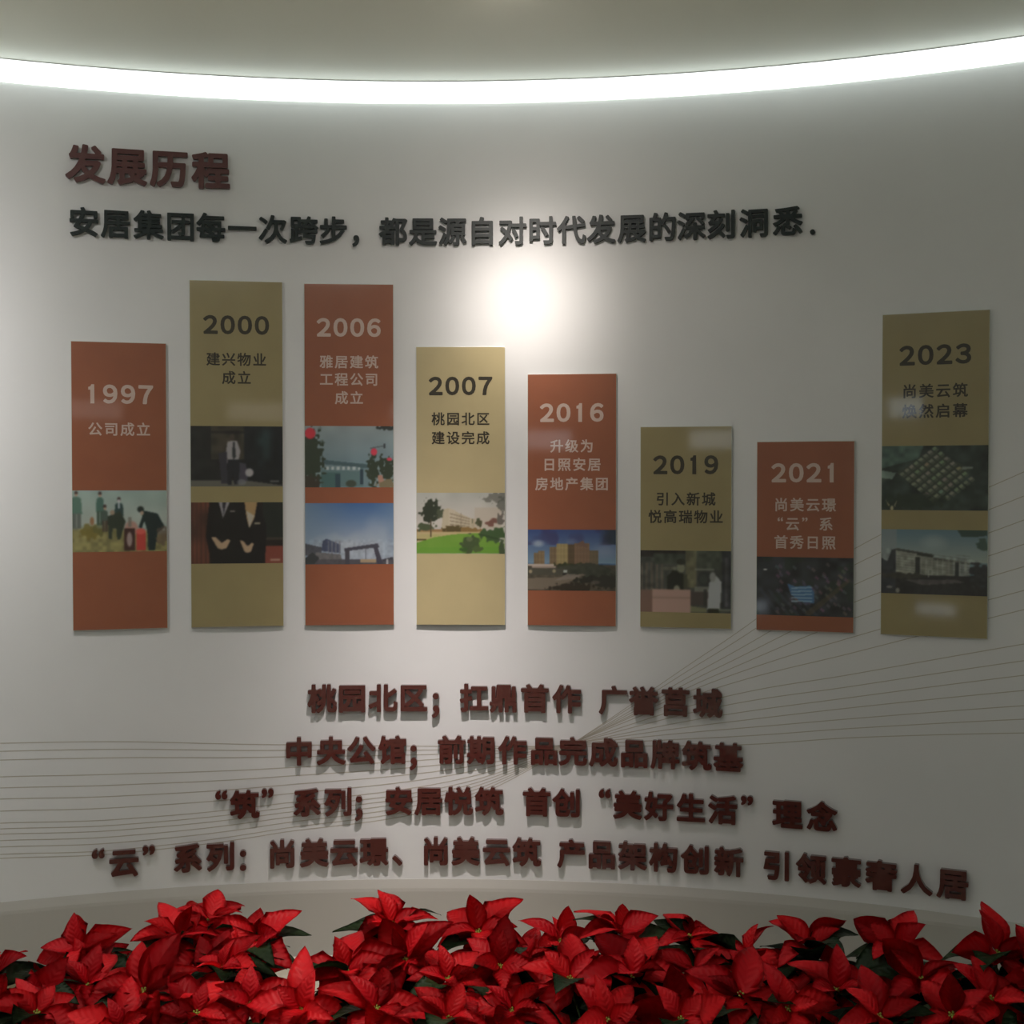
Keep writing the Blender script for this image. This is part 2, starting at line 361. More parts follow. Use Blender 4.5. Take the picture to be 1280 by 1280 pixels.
def loops_mesh(name, items, depth, bev, m):
    """A filled, extruded mesh in the XY plane, back at z=0; refilled with a tiny jitter if the fill missed a piece."""
    def sarea(q): return 0.5 * (q[:, 0] * np.roll(q[:, 1], -1) - q[:, 1] * np.roll(q[:, 0], -1)).sum()
    want = abs(sum(sarea(lp) * k * k for loops, k, dx, dy in items for lp in loops))
    rj = np.random.default_rng(1); best = None
    for att in range(8):
        its = items if att == 0 else [([lp + rj.normal(0, 0.0006 * (1 + att / 3), lp.shape) for lp in loops], k, dx, dy) for loops, k, dx, dy in items]
        me = _loops_mesh(name, its, depth, m)
        z = max((p.center[2] for p in me.polygons), default=0)
        got = sum(p.area for p in me.polygons if p.normal[2] > 0.9 and p.center[2] > z - 1e-5)
        err = abs(got - want) / want
        if best is None or err < best[0]: best = (err, me)
        if err < 0.02: break
    if best[0] >= 0.02: print('FILL', name, round(best[0], 3))
    return best[1]
def _loops_mesh(name, items, depth, m):
    c = bpy.data.curves.new('g', 'CURVE'); c.dimensions = '2D'; c.fill_mode = 'BOTH'
    c.extrude = depth / 2
    for loops, k, dx, dy in items:
        for lp in loops:
            sp = c.splines.new('POLY'); sp.points.add(len(lp) - 1)
            co = np.zeros((len(lp), 4)); co[:, 0] = lp[:, 0] * k + dx; co[:, 1] = lp[:, 1] * k + dy; co[:, 3] = 1
            sp.points.foreach_set('co', co.ravel()); sp.use_cyclic_u = True
    o = bpy.data.objects.new('g', c); COL.objects.link(o)
    me = bpy.data.meshes.new_from_object(o)
    bpy.data.objects.remove(o); bpy.data.curves.remove(c)
    co = np.empty(len(me.vertices) * 3); me.vertices.foreach_get('co', co); co = co.reshape(-1, 3); co[:, 2] += depth / 2; me.vertices.foreach_set('co', co.ravel())
    me.name = name; me.materials.clear(); me.materials.append(m)
    me.polygons.foreach_set('use_smooth', [False] * len(me.polygons))
    return me
CJK_C = (0.5, 0.38)
def is_punct(ch): return ch in '，；：、“”.'
def glyph_center(ch, off, sx=1.0):
    if is_punct(ch) or ord(ch) < 256:
        a = np.concatenate(glyph_loops(ch, off, sx)); return (a.min(0) + a.max(0)) / 2
    return np.array([CJK_C[0] * sx, CJK_C[1]])
# one em of the CJK face in font units: measured from a full square glyph
_v, _ = glyph_lines('国'); EMX = (_v[:, 0].min() + _v[:, 0].max()) / 2; EMY = (_v[:, 1].min() + _v[:, 1].max()) / 2
CJK_C = (EMX, EMY); EM = (_v[:, 1].max() - _v[:, 1].min()) / 0.90
_mcache = {}
def raised(ch, s, z, size, off, depth, m, label, group, sx=1.0):
    key = (ch, size, m.name)
    if key not in _mcache:
        lp = glyph_loops(ch, off, sx); c = glyph_center(ch, off, sx); k = size / EM
        _mcache[key] = loops_mesh('raised_character', [(lp, k, -c[0] * k, -c[1] * k)], depth, 0.0009, m)
    nm = {'，': 'raised_comma', '；': 'raised_semicolon', '：': 'raised_colon', '、': 'raised_comma', '.': 'raised_full_stop', '“': 'raised_quotation_mark', '”': 'raised_quotation_mark'}.get(ch, 'raised_character')
    o = link_obj(nm, _mcache[key])
    o.matrix_world = wframe(s, z, 0.0012)
    tag(o, label, 'punctuation' if is_punct(ch) else 'character', group)
    return o
ROWS = [
 ('heading line', 'maroon', M['head_letter'], 0.112, 0.032, 0.013, list(zip('发展历程', [-1.042, -0.922, -0.800, -0.676], [2.457] * 4))),
 ('charcoal second line', 'charcoal', M['dark_letter'], 0.087, 0.024, 0.012,
  list(zip('安居集团每一次跨步', [-1.048, -0.956, -0.861, -0.767, -0.677, -0.583, -0.490, -0.396, -0.305], [2.285] * 9)) + [('，', -0.236, 2.256)] +
  list(zip('都是源自对时代发展的深刻洞悉', [-0.120, -0.028, 0.064, 0.156, 0.251, 0.343, 0.434, 0.526, 0.620, 0.713, 0.802, 0.892, 0.990, 1.089], [2.285] * 14)) + [('.', 1.162, 2.250)]),
 ('first lower line', 'dark red', M['red_letter'], 0.0875, 0.036, 0.017,
  list(zip('桃园北区；扛鼎首作广誉莒城', [-0.344, -0.251, -0.155, -0.060, 0.010, 0.131, 0.224, 0.321, 0.421, 0.566, 0.660, 0.758, 0.856], [0.834] * 4 + [0.812] + [0.834] * 8))),
 ('second lower line', 'dark red', M['red_letter'], 0.0875, 0.036, 0.017,
  list(zip('中央公馆；前期作品完成品牌筑基', [-0.416, -0.317, -0.223, -0.125, -0.060, 0.060, 0.153, 0.251, 0.350, 0.441, 0.536, 0.631, 0.727, 0.823, 0.919], [0.671] * 4 + [0.648] + [0.671] * 10))),
 ('third lower line', 'dark red', M['red_letter'], 0.0875, 0.036, 0.017,
  list(zip('“筑”系列；安居悦筑首创“美好生活”理念', [-0.654, -0.583, -0.513, -0.392, -0.295, -0.231, -0.106, -0.012, 0.082, 0.178, 0.327, 0.422, 0.540, 0.611, 0.708, 0.806, 0.903, 0.976, 1.097, 1.199],
   [0.545, 0.510, 0.545, 0.510, 0.510, 0.490] + [0.510] * 6 + [0.545] + [0.510] * 4 + [0.545, 0.510, 0.510]))),
 ('fourth lower line', 'dark red', M['red_letter'], 0.0875, 0.036, 0.017,
  list(zip('“云”系列：尚美云璟、尚美云筑产品架构创新引领豪奢人居', [-1.020, -0.945, -0.872, -0.756, -0.657, -0.589, -0.469, -0.370, -0.277, -0.184, -0.111, 0.010, 0.104, 0.201, 0.296, 0.437, 0.531, 0.627, 0.723, 0.821, 0.922, 1.067, 1.168, 1.270, 1.371, 1.471, 1.572],
   [0.386, 0.352, 0.386, 0.352, 0.352, 0.338] + [0.352] * 4 + [0.325] + [0.352] * 16))),
]
ORD = 'first second third fourth fifth sixth seventh eighth ninth tenth eleventh twelfth thirteenth fourteenth fifteenth sixteenth seventeenth eighteenth nineteenth twentieth'.split()
ORD += ['twenty-' + w for w in ORD[:9]]
for line, colour, m, size, off, depth, chars in ROWS:
    for i, (ch, s, z) in enumerate(chars):
        what = {'，': 'comma', '；': 'semicolon', '：': 'colon', '、': 'slanted comma', '.': 'full stop', '“': 'opening quotation mark', '”': 'closing quotation mark'}.get(ch, 'character ' + ch)
        if i == 0: where = f'at the start, before {chars[1][0]}' if not is_punct(chars[1][0]) else 'at the start'
        elif i == len(chars) - 1: where = f'at the end, after {chars[i-1][0]}'
        else:
            nb = lambda c: {'，': 'comma', '；': 'semicolon', '：': 'colon', '、': 'comma', '.': 'full stop', '“': 'quotation mark', '”': 'quotation mark'}.get(c, c)
            where = f'between {nb(chars[i-1][0])} and {nb(chars[i+1][0])}'
        if 0 < i < len(chars) - 1: where = ORD[i] + ' from the left'
        big = 'large ' if line == 'heading line' else ''
        raised(ch, s, z, size, off, depth, m, f'{big}raised {colour} {what} in the {line}, {where}', f'raised characters of the {line}')

# ------------------------------------------------------------------ printed photographs (painted per vertex)
rng = np.random.default_rng(3)
class Pic:
    W, H = 140, 94
    def __init__(s, col): s.a = np.ones((s.H, s.W, 3)) * np.array(col, float); s.U, s.V = np.meshgrid(np.linspace(0, 1, s.W), np.linspace(0, 1, s.H))
    def mix(s, mask, col, al=1.0):
        mk = (np.asarray(mask, float) * al)[..., None]; s.a = s.a * (1 - mk) + np.array(col, float) * mk; return s
    def grad(s, v0, c0, v1, c1):
        t = np.clip((s.V - v0) / (v1 - v0), 0, 1)[..., None]; g = np.array(c0, float) * (1 - t) + np.array(c1, float) * t
        mk = ((s.V >= v0) & (s.V <= v1))[..., None]; s.a = np.where(mk, g, s.a); return s
    def rect(s, x0, y0, x1, y1, c, al=1.0): return s.mix((s.U >= x0) & (s.U <= x1) & (s.V >= y0) & (s.V <= y1), c, al)
    def ell(s, cx, cy, rx, ry, c, al=1.0, soft=0.15):
        d = np.sqrt(((s.U - cx) / rx) ** 2 + ((s.V - cy) / ry) ** 2); return s.mix(np.clip((1 + soft - d) / (2 * soft), 0, 1), c, al)
    def poly(s, pts, c, al=1.0):
        ins = np.zeros(s.U.shape, bool); n = len(pts)
        for i in range(n):
            (x0, y0), (x1, y1) = pts[i], pts[(i + 1) % n]
            if y0 == y1: continue
            ins ^= ((y0 > s.V) != (y1 > s.V)) & (s.U < (x1 - x0) * (s.V - y0) / (y1 - y0) + x0)
        return s.mix(ins, c, al)
    def n(s, k, seed=0):
        r = np.random.default_rng(seed); g = r.random((k + 2, int(k * 1.5) + 2))
        y = s.V * k; x = s.U * int(k * 1.5); i, j = y.astype(int), x.astype(int); fy, fx = y - i, x - j
        fy, fx = fy * fy * (3 - 2 * fy), fx * fx * (3 - 2 * fx)
        return (g[i, j] * (1 - fx) + g[i, j + 1] * fx) * (1 - fy) + (g[i + 1, j] * (1 - fx) + g[i + 1, j + 1] * fx) * fy
    def noise(s, k, amp, seed=0, mask=1.0):
        s.a = s.a * (1 + ((s.n(k, seed) - 0.5) * 2 * amp * mask)[..., None]); return s
    def foliage(s, cx, cy, rx, ry, c, k=22, seed=0, al=1.0):
        d = np.sqrt(((s.U - cx) / rx) ** 2 + ((s.V - cy) / ry) ** 2) + (s.n(k, seed) - 0.5) * 0.9
        return s.mix(np.clip((1.05 - d) * 6, 0, 1), c, al)
    def blur(s, n=1):
        for _ in range(n):
            p = np.pad(s.a, ((1, 1), (1, 1), (0, 0)), 'edge')
            s.a = (p[1:-1, 1:-1] * 4 + p[:-2, 1:-1] * 2 + p[2:, 1:-1] * 2 + p[1:-1, :-2] * 2 + p[1:-1, 2:] * 2 + p[:-2, :-2] + p[:-2, 2:] + p[2:, :-2] + p[2:, 2:]) / 16
        return s

def pic_groundbreaking():
    p = Pic((150, 165, 158)); p.grad(0, (142, 162, 155), 0.55, (160, 168, 160)); p.noise(5, 0.06, 1)
    hill = 0.62 - 0.06 * np.sin(p.U * 5) + (p.n(9, 4) - .5) * .1
    p.mix(np.clip((p.V - hill) * 14, 0, 1), (128, 122, 78)); p.noise(16, 0.2, 2, (p.V > 0.6) * 1.0)
    p.foliage(.2, .68, .12, .12, (110, 98, 40), 20, 5, .8); p.foliage(.3, .62, .1, .1, (86, 88, 50), 20, 6, .6)
    def man(x, top, h, w, coat, leg, lean=0):
        p.ell(x, top + .04, .018, .032, (60, 45, 42)); p.ell(x, top + .075, .015, .02, (170, 140, 120))
        p.poly([(x - w, top + .13), (x + w, top + .13), (x + w * 1.25, top + h * .62), (x - w * 1.25, top + h * .62)], coat); p.ell(x, top + .15, w, .05, coat)
        p.rect(x - w * .95, top + h * .6, x - w * .08, top + h, leg); p.rect(x + w * .08, top + h * .6, x + w * .95, top + h, leg)
    man(.04, .0, .62, .05, (82, 112, 98), (92, 98, 92)); man(.29, .01, .55, .036, (70, 102, 92), (60, 78, 66))
    p.ell(.205, .50, .022, .07, (140, 90, 52), .8)
    man(.34, .22, .45, .03, (70, 84, 76), (72, 60, 50)); man(.49, .10, .5, .04, (40, 62, 60), (45, 60, 48)); p.rect(.478, .15, .5, .3, (190, 195, 205), .8)
    p.poly([(.37, .42), (.50, .34), (.56, .5), (.50, .80), (.47, .80), (.46, .62), (.42, .62), (.41, .80), (.38, .78)], (44, 52, 40)); p.ell(.42, .36, .025, .04, (150, 130, 110))
    p.ell(.62, .62, .07, .12, (168, 130, 118)); p.rect(.585, .44, .62, .6, (110, 108, 98), .8)
    p.rect(.545, .62, .66, .98, (60, 34, 30)); p.ell(.6, .80, .03, .12, (150, 132, 128)); p.rect(.67, .66, .77, .98, (178, 62, 54)); p.ell(.72, .67, .05, .05, (200, 90, 80))
    p.poly([(.75, .33), (.90, .38), (.98, .60), (.90, .70), (.87, .98), (.80, .98), (.79, .66), (.76, .50), (.73, .62), (.70, .60), (.735, .44)], (22, 36, 36))
    p.ell(.72, .31, .035, .05, (28, 38, 34)); p.ell(.735, .37, .02, .035, (170, 145, 125)); p.foliage(.95, .75, .07, .14, (92, 74, 62), 20, 8, .7)
    return p.blur(2), 1.6
def pic_dark_room():
    p = Pic((28, 27, 26)); p.rect(.22, .0, .58, .55, (58, 52, 42)); p.rect(.22, .08, .58, .12, (36, 32, 28)); p.rect(.58, 0, 1, 1, (22, 24, 27)); p.ell(.80, .25, .08, .3, (40, 58, 60), .7, .6)
    p.noise(8, .3, 3); p.rect(0, .9, 1, 1, (96, 94, 86)); p.poly([(.6, .9), (1, .9), (1, .98)], (22, 22, 24))
    p.poly([(.40, .25), (.50, .24), (.54, .42), (.52, .55), (.40, .56), (.38, .42)], (150, 146, 148)); p.poly([(.455, .26), (.475, .26), (.49, .5), (.465, .56), (.45, .5)], (46, 50, 52)); p.ell(.45, .18, .025, .05, (70, 58, 50))
    p.poly([(.40, .55), (.53, .55), (.52, .96), (.47, .97), (.45, .75), (.44, .97), (.40, .97)], (30, 30, 36)); p.ell(.385, .58, .015, .05, (160, 150, 150))
    p.poly([(.30, .45), (.39, .42), (.40, .95), (.33, .95)], (50, 46, 56)); p.poly([(.53, .6), (.6, .62), (.62, .9), (.52, .95)], (66, 62, 74))
    p.ell(.635, .77, .045, .07, (168, 164, 166)); p.ell(.55, .93, .05, .05, (120, 122, 128), .7); p.rect(.86, .90, .96, .93, (130, 128, 126), .7)
    return p.blur(2), 1.5
def pic_two_suits():
    p = Pic((30, 22, 20)); p.rect(0, 0, .2, 1, (88, 50, 36)); p.noise(4, .3, 1); 
    p.mix((np.sin(p.U * 130) > .3) & (p.U < .2), (60, 32, 26), .5); p.rect(.78, 0, 1, .58, (30, 34, 30)); p.rect(.8, .58, 1, .62, (92, 76, 66), .6); p.rect(.8, .72, 1, 1, (122, 62, 50))
    p.poly([(.2, 0), (.58, 0), (.62, .5), (.58, 1), (.22, 1), (.16, .55)], (18, 12, 12)); p.poly([(.3, 0), (.42, 0), (.345, .26)], (150, 146, 150)); p.poly([(.34, 0), (.38, 0), (.352, .2)], (34, 30, 40))
    p.poly([(.56, .02), (.74, .02), (.82, .4), (.80, 1), (.54, 1), (.54, .5)], (20, 14, 16)); p.poly([(.58, 0), (.72, 0), (.69, .25), (.63, .43), (.60, .25)], (168, 138, 96)); p.poly([(.60, .14), (.69, .22), (.63, .43)], (184, 176, 160))
    p.rect(.42, .13, .48, .16, (160, 152, 146)); p.rect(.69, .33, .75, .355, (160, 152, 130))
    for x, y, w in ((.33, .70, .09), (.61, .76, .065)):
        p.poly([(x - w * 1.3, y - .14), (x - w * .7, y - .13), (x, y - .04), (x + w * .7, y - .1), (x + w * 1.1, y - .08), (x + w * .6, y + .05), (x, y + .07), (x - w * .5, y + .05)], (176, 150, 122))
    p.rect(.86, .93, .97, .96, (190, 170, 150), .7)
    return p.blur(2), 1.5
def pic_grey_hall():
    p = Pic((128, 146, 150)); p.grad(0, (140, 152, 154), .62, (112, 134, 142)); p.noise(5, .06, 2)
    p.poly([(.2, .56), (.72, .62), (.74, 1), (.15, 1)], (92, 118, 120)); p.poly([(.2, .55), (.72, .63), (.72, .69), (.2, .64)], (70, 92, 98)); p.poly([(.2, .62), (.62, .67), (.62, .74), (.2, .71)], (110, 130, 134))
    p.mix((np.sin(p.U * 105) > 0) & (p.V > .655 + p.U * .02) & (p.V < .705 + p.U * .02) & (p.U > .22) & (p.U < .62), (190, 198, 198), .8)
    p.rect(.18, .76, .4, 1, (64, 96, 94), .8); p.rect(.34, .78, .4, 1, (46, 64, 76), .8); p.rect(.62, .7, .66, .95, (44, 62, 74)); p.rect(.66, .68, .73, .98, (108, 130, 136)); p.ell(.52, .94, .06, .06, (62, 72, 60))
    for cx, cy, rx, ry, sd in ((.07, .55, .14, .46, 2), (.77, .72, .07, .27, 3), (.86, .62, .03, .16, 13), (.94, .72, .08, .2, 4)): p.foliage(cx, cy, rx, ry, (50, 60, 46), 26, sd)
    p.foliage(.06, .95, .1, .15, (60, 54, 44), 18, 7); p.poly([(.82, .8), (.87, .8), (.93, 1), (.84, 1)], (170, 128, 112)); p.foliage(.93, .95, .1, .08, (120, 110, 84), 20, 9)
    p.ell(.06, .12, .06, .09, (196, 52, 66)); p.ell(.78, .42, .036, .06, (206, 62, 84)); p.ell(.955, .54, .03, .025, (206, 62, 84))
    p.poly([(.74, .35), (.9, .31), (.9, .33), (.74, .37)], (90, 100, 104)); p.rect(.89, .29, .91, .36, (60, 66, 70)); p.foliage(.92, .02, .09, .04, (46, 52, 50), 26, 11)
    return p.blur(1), 1.5
def pic_blue_gate():
    p = Pic((80, 120, 168)); t = np.clip(p.V / .68, 0, 1)[..., None]; c = np.clip(1.2 - np.abs(p.U - .62) * 1.6, 0, 1)[..., None]
    p.a = (np.array([70, 108, 160.]) * (1 - t) + np.array([165, 176, 190.]) * t) * c + np.array([125, 148, 170.]) * (1 - c)
    cl = np.clip((p.n(3, 5) * .7 + p.n(6, 6) * .3 - .5) * 3, 0, 1) * np.clip(p.V * 2.2 - .2, 0, 1); p.mix(cl, (186, 194, 200), .45)
    p.poly([(.2, .62), (.24, .58), (.40, .68), (.40, .82), (.18, .78)], (74, 82, 106)); p.mix((np.sin(p.U * 150) > .2) & (p.U > .24) & (p.U < .4) & (p.V > .62) & (p.V < .82), (132, 132, 140), .6)
    p.poly([(0, .66), (.18, .72), (.18, .85), (0, .85)], (82, 84, 92)); p.poly([(.12, .80), (.4, .84), (.42, .96), (.1, .94)], (112, 110, 112)); p.rect(0, .92, 1, 1, (84, 82, 88)); p.noise(24, .08, 5, (p.V > .6) * 1.)
    p.poly([(.44, .74), (.82, .66), (.84, .72), (.44, .79)], (72, 72, 84)); p.rect(.45, .76, .50, 1, (70, 68, 78)); p.poly([(.77, .72), (.82, .72), (.88, 1), (.82, 1)], (70, 68, 80)); p.rect(.68, .74, .69, .95, (96, 98, 106)); p.rect(.62, .92, .8, .97, (172, 150, 120))
    p.poly([(.88, .92), (1, .88), (1, .92), (.88, .96)], (64, 62, 72)); p.rect(.92, .92, .94, 1, (220, 220, 220), .7); p.poly([(.0, .9), (.08, .8), (.16, .9), (.1, 1), (0, 1)], (56, 58, 62))
    return p.blur(1), 1.25
def pic_green_lawn():
    p = Pic((214, 208, 202)); p.grad(0, (196, 198, 190), .55, (222, 214, 204)); p.noise(5, .04, 4)
    p.poly([(.30, .28), (.36, .25), (.62, .42), (.62, .64), (.28, .64)], (206, 194, 166)); p.poly([(.36, .25), (.44, .29), (.44, .62), (.36, .62)], (214, 202, 176))
    for i in range(5): p.poly([(.38, .33 + i * .06), (.60, .42 + i * .042), (.60, .435 + i * .042), (.38, .35 + i * .06)], (140, 124, 104), .7)
    p.rect(.5, .33, .51, .6, (150, 136, 114), .8); p.rect(.62, .42, .72, .62, (198, 184, 156)); p.rect(.66, .24, .96, .6, (208, 196, 178), .8)
    p.rect(0, .60, .75, .64, (168, 132, 90)); p.foliage(.4, .60, .12, .05, (98, 84, 48), 26, 3); p.foliage(.1, .57, .12, .07, (84, 96, 66), 24, 2); p.foliage(.6, .61, .12, .04, (150, 120, 70), 22, 5)
    p.poly([(0, .64), (.75, .64), (.8, .72), (0, .8)], (206, 186, 138)); p.poly([(.0, .82), (.2, .73), (.42, .68), (.72, .66), (.95, .82), (1, .84), (1, 1), (0, 1)], (120, 168, 62))
    p.mix(np.clip((p.n(8, 9) - .4) * 2, 0, 1) * (p.V > .68), (140, 180, 78), .35); p.poly([(.04, .9), (1, .88), (1, 1), (0, 1)], (100, 162, 52), .4)
    p.foliage(.88, .68, .17, .11, (70, 98, 56), 20, 6); p.poly([(.7, .66), (.99, .77), (.99, .80), (.7, .69)], (52, 74, 40), .8)
    p.foliage(.16, .30, .115, .17, (54, 62, 46), 24, 12); p.rect(.155, .42, .168, .73, (92, 78, 60)); p.foliage(.27, .34, .04, .08, (84, 92, 70), 22, 10); p.foliage(.0, .77, .1, .012, (86, 74, 40), 20, 1)
    p.foliage(.70, .48, .03, .05, (92, 98, 70), 24, 14); p.rect(.63, .42, .64, .5, (92, 98, 70)); p.foliage(.72, .5, .03, .05, (86, 86, 60), 24, 15); p.foliage(.85, .48, .06, .06, (132, 92, 80), 22, 16); p.foliage(.95, .44, .04, .1, (118, 112, 104), 26, 17)
    p.foliage(.9, .08, .14, .08, (108, 108, 98), 28, 18, .7); p.foliage(.97, .2, .05, .14, (90, 92, 84), 28, 19, .7)
    p.foliage(.60, .84, .10, .14, (74, 92, 54), 24, 20); p.foliage(.70, .92, .06, .05, (84, 104, 56), 24, 21); p.foliage(.53, .93, .05, .03, (62, 98, 40), 24, 22)
    p.ell(.60, .76, .035, .04, (120, 130, 92), .7); p.foliage(.97, .92, .03, .14, (74, 90, 60), 20, 23)
    return p.blur(1), 1.0
def pic_towers():
    p = Pic((70, 104, 150)); p.grad(0, (62, 84, 140), .55, (128, 158, 180)); p.mix(np.clip((p.n(7, 3) - .45) * 3, 0, 1) * (p.V < .25), (62, 52, 100), .6); p.mix(np.clip((p.U - .8) * 8, 0, 1) * (p.V < .24), (40, 50, 62), .8)
    p.ell(.12, .23, .06, .05, (176, 192, 206), .8, .5); p.ell(.88, .35, .12, .1, (150, 164, 190), .6, .6); p.ell(.5, .2, .05, .05, (140, 160, 190), .4, .6)
    def tower(x0, x1, y0, c, c2):
        p.rect(x0, y0, x1, .60, c); p.mix((np.sin(p.V * 260) > .3) & (p.U > x0) & (p.U < x1) & (p.V > y0) & (p.V < .6), c2, .35); p.mix((np.sin(p.U * 170) > .5) & (p.U > x0) & (p.U < x1) & (p.V > y0) & (p.V < .6), c2, .3)
    tower(.07, .12, .38, (142, 122, 92), (100, 84, 64)); tower(.12, .19, .35, (150, 128, 96), (104, 86, 66)); tower(.25, .33, .29, (142, 120, 90), (100, 84, 64))
    tower(.33, .46, .23, (178, 160, 112), (136, 118, 82)); tower(.46, .53, .24, (104, 86, 62), (78, 64, 46)); tower(.53, .70, .22, (140, 112, 88), (110, 88, 68)); tower(.70, .80, .34, (122, 108, 84), (98, 84, 66)); p.poly([(.55, .24), (.63, .17), (.68, .3)], (124, 96, 84))
    p.rect(0, .58, 1, 1, (92, 84, 70)); p.foliage(.48, .60, .18, .06, (62, 66, 34), 22, 2); p.poly([(.36, .60), (.7, .54), (.85, .58), (1, .68), (1, .86), (.3, .70)], (64, 66, 54)); p.noise(16, .2, 4, (p.V > .55) * 1.)
    p.rect(0, .56, .3, .6, (206, 190, 176)); p.rect(.05, .6, .32, .63, (176, 160, 148)); p.rect(0, .64, .42, .75, (84, 82, 70)); p.ell(.03, .69, .02, .03, (176, 160, 130)); p.ell(.3, .68, .02, .03, (160, 150, 120)); p.rect(.41, .66, .45, .70, (190, 196, 190)); p.rect(.4, .71, .44, .75, (30, 30, 30))
    p.poly([(0, .8), (.4, .78), (.62, .72), (.66, .74), (.5, .84), (.2, .98), (0, .98)], (128, 116, 100)); p.poly([(.45, .72), (.62, .74), (.56, .80), (.3, .84)], (150, 140, 130), .7)
    p.foliage(.7, .82, .15, .06, (42, 40, 30), 24, 6); p.foliage(.9, .84, .16, .1, (50, 48, 40), 24, 7); p.foliage(.5, .95, .25, .07, (52, 42, 30), 24, 8); p.ell(.77, .86, .05, .03, (120, 110, 98), .6)
    return p.blur(1), 1.1
def pic_service_counter():
    p = Pic((70, 72, 66)); p.rect(0, 0, .5, .1, (40, 34, 30)); p.mix((np.sin(p.U * 110) > 0) & (p.U < .28) & (p.V > .2) & (p.V < .64), (110, 98, 86), .6); p.rect(.14, .05, .5, .22, (62, 68, 58)); p.rect(.5, 0, .62, .6, (104, 102, 78)); p.rect(.62, 0, .9, .3, (72, 78, 66)); p.rect(.9, 0, 1, .95, (48, 50, 54)); p.rect(.93, .1, .97, .9, (96, 92, 96), .6)
    p.rect(.22, .26, .4, .32, (122, 122, 104), .7); p.noise(14, .25, 5); p.rect(.6, .28, .82, .32, (132, 136, 122), .8)
    p.poly([(.36, .32), (.46, .34), (.5, .45), (.48, .66), (.30, .66), (.30, .42)], (28, 28, 18)); p.ell(.45, .28, .045, .08, (132, 134, 112)); p.ell(.45, .18, .05, .05, (44, 46, 34)); p.rect(.48, .38, .52, .62, (72, 72, 54)); p.ell(.405, .62, .035, .06, (140, 138, 122))
    p.ell(.72, .46, .085, .13, (46, 50, 48)); p.ell(.7, .46, .045, .07, (60, 66, 60)); p.rect(.60, .58, .78, .66, (130, 132, 120), .8)
    p.rect(0, .64, .14, 1, (124, 96, 84)); p.rect(.13, .63, .56, 1.0, (178, 146, 134)); p.rect(.13, .75, .56, .78, (150, 124, 114), .7); p.rect(.56, .66, .76, .88, (74, 64, 60)); p.rect(.7, .62, .74, .9, (46, 46, 42), .8)
    p.poly([(.76, .52), (.84, .4), (.90, .5), (.88, .94), (.74, .94)], (172, 176, 178)); p.ell(.80, .42, .035, .08, (146, 148, 144)); p.rect(.75, .93, .87, 1, (30, 32, 12)); p.poly([(.56, .89), (.74, .93), (.74, 1), (.56, 1)], (122, 122, 92)); p.rect(.87, .93, 1, .96, (140, 146, 124), .7)
    return p.blur(2), 1.4
def pic_night_aerial():
    p = Pic((44, 46, 50)); p.noise(7, .5, 3); p.mix(p.n(6, 8) > .62, (40, 52, 42), .6)
    r = np.random.default_rng(5)
    for i in range(70):
        x, y = r.uniform(.2, .95), r.uniform(.08, .9); a = .035; p.poly([(x, y), (x + a, y + .05), (x + a * .6, y + .09), (x - a * .4, y + .04)], (90 + 50 * r.random(), 80 + 40 * r.random(), 94 + 30 * r.random()), .55)
    for i in range(5): p.poly([(.02 + i * .09, .55 + i * .02), (.05 + i * .09, .53 + i * .02), (.26 + i * .1, 1), (.22 + i * .1, 1)], (78, 84, 100), .35)
    p.poly([(.5, .95), (.95, .35), (.98, .38), (.56, 1)], (96, 82, 60), .5)
    p.poly([(.32, .45), (.40, .50), (.56, .48), (.60, .6), (.60, .78), (.46, .76), (.36, .64)], (72, 110, 150)); 
    for i in range(5): p.poly([(.36, .52 + i * .055), (.58, .50 + i * .06), (.58, .52 + i * .06), (.36, .545 + i * .055)], (168, 196, 214), .7)
    p.ell(.09, .22, .02, .015, (220, 220, 215))
    return p.blur(1), 1.5
def pic_green_aerial():
    p = Pic((54, 64, 58)); p.noise(6, .35, 3); p.poly([(0, 0), (.4, 0), (.35, .2), (0, .35)], (100, 128, 116), .7); p.poly([(0, .38), (.14, .42), (.1, .52), (0, .5)], (150, 172, 160), .8); p.noise(14, .2, 6)
    ux, uy = np.array([.072, .10]), np.array([.056, -.072])
    p.poly([(.14, .42), (.5, .08), (.84, .36), (.52, .86)], (70, 78, 66), .9)
    for i in range(7):
        for j in range(8):
            o = np.array([.17, .44]) + ux * i * .78 + uy * j * .78
            if o[1] > .84: continue
            a, b = ux * .55, uy * .55
            p.poly([tuple(o), tuple(o + a), tuple(o + a + b), tuple(o + b)], (128 + (i * 7 + j * 13) % 30, 136 + (i * 7 + j * 5) % 24, 114 + (i * 5 + j * 11) % 24)); p.poly([tuple(o + a * .55), tuple(o + a), tuple(o + a + b), tuple(o + b + a * .55)], (84, 92, 78), .8)
    p.poly([(.76, .33), (.86, .33), (.86, .36), (.76, .37)], (150, 160, 150), .8); p.foliage(.3, .86, .3, .12, (50, 60, 46), 20, 4, .7); p.ell(.1, .97, .015, .04, (200, 190, 150)); p.poly([(.04, .84), (.08, .93), (.07, .95)], (180, 170, 130)); p.poly([(.15, .84), (.12, .93), (.13, .95)], (180, 170, 130))
    return p.blur(1), 1.2
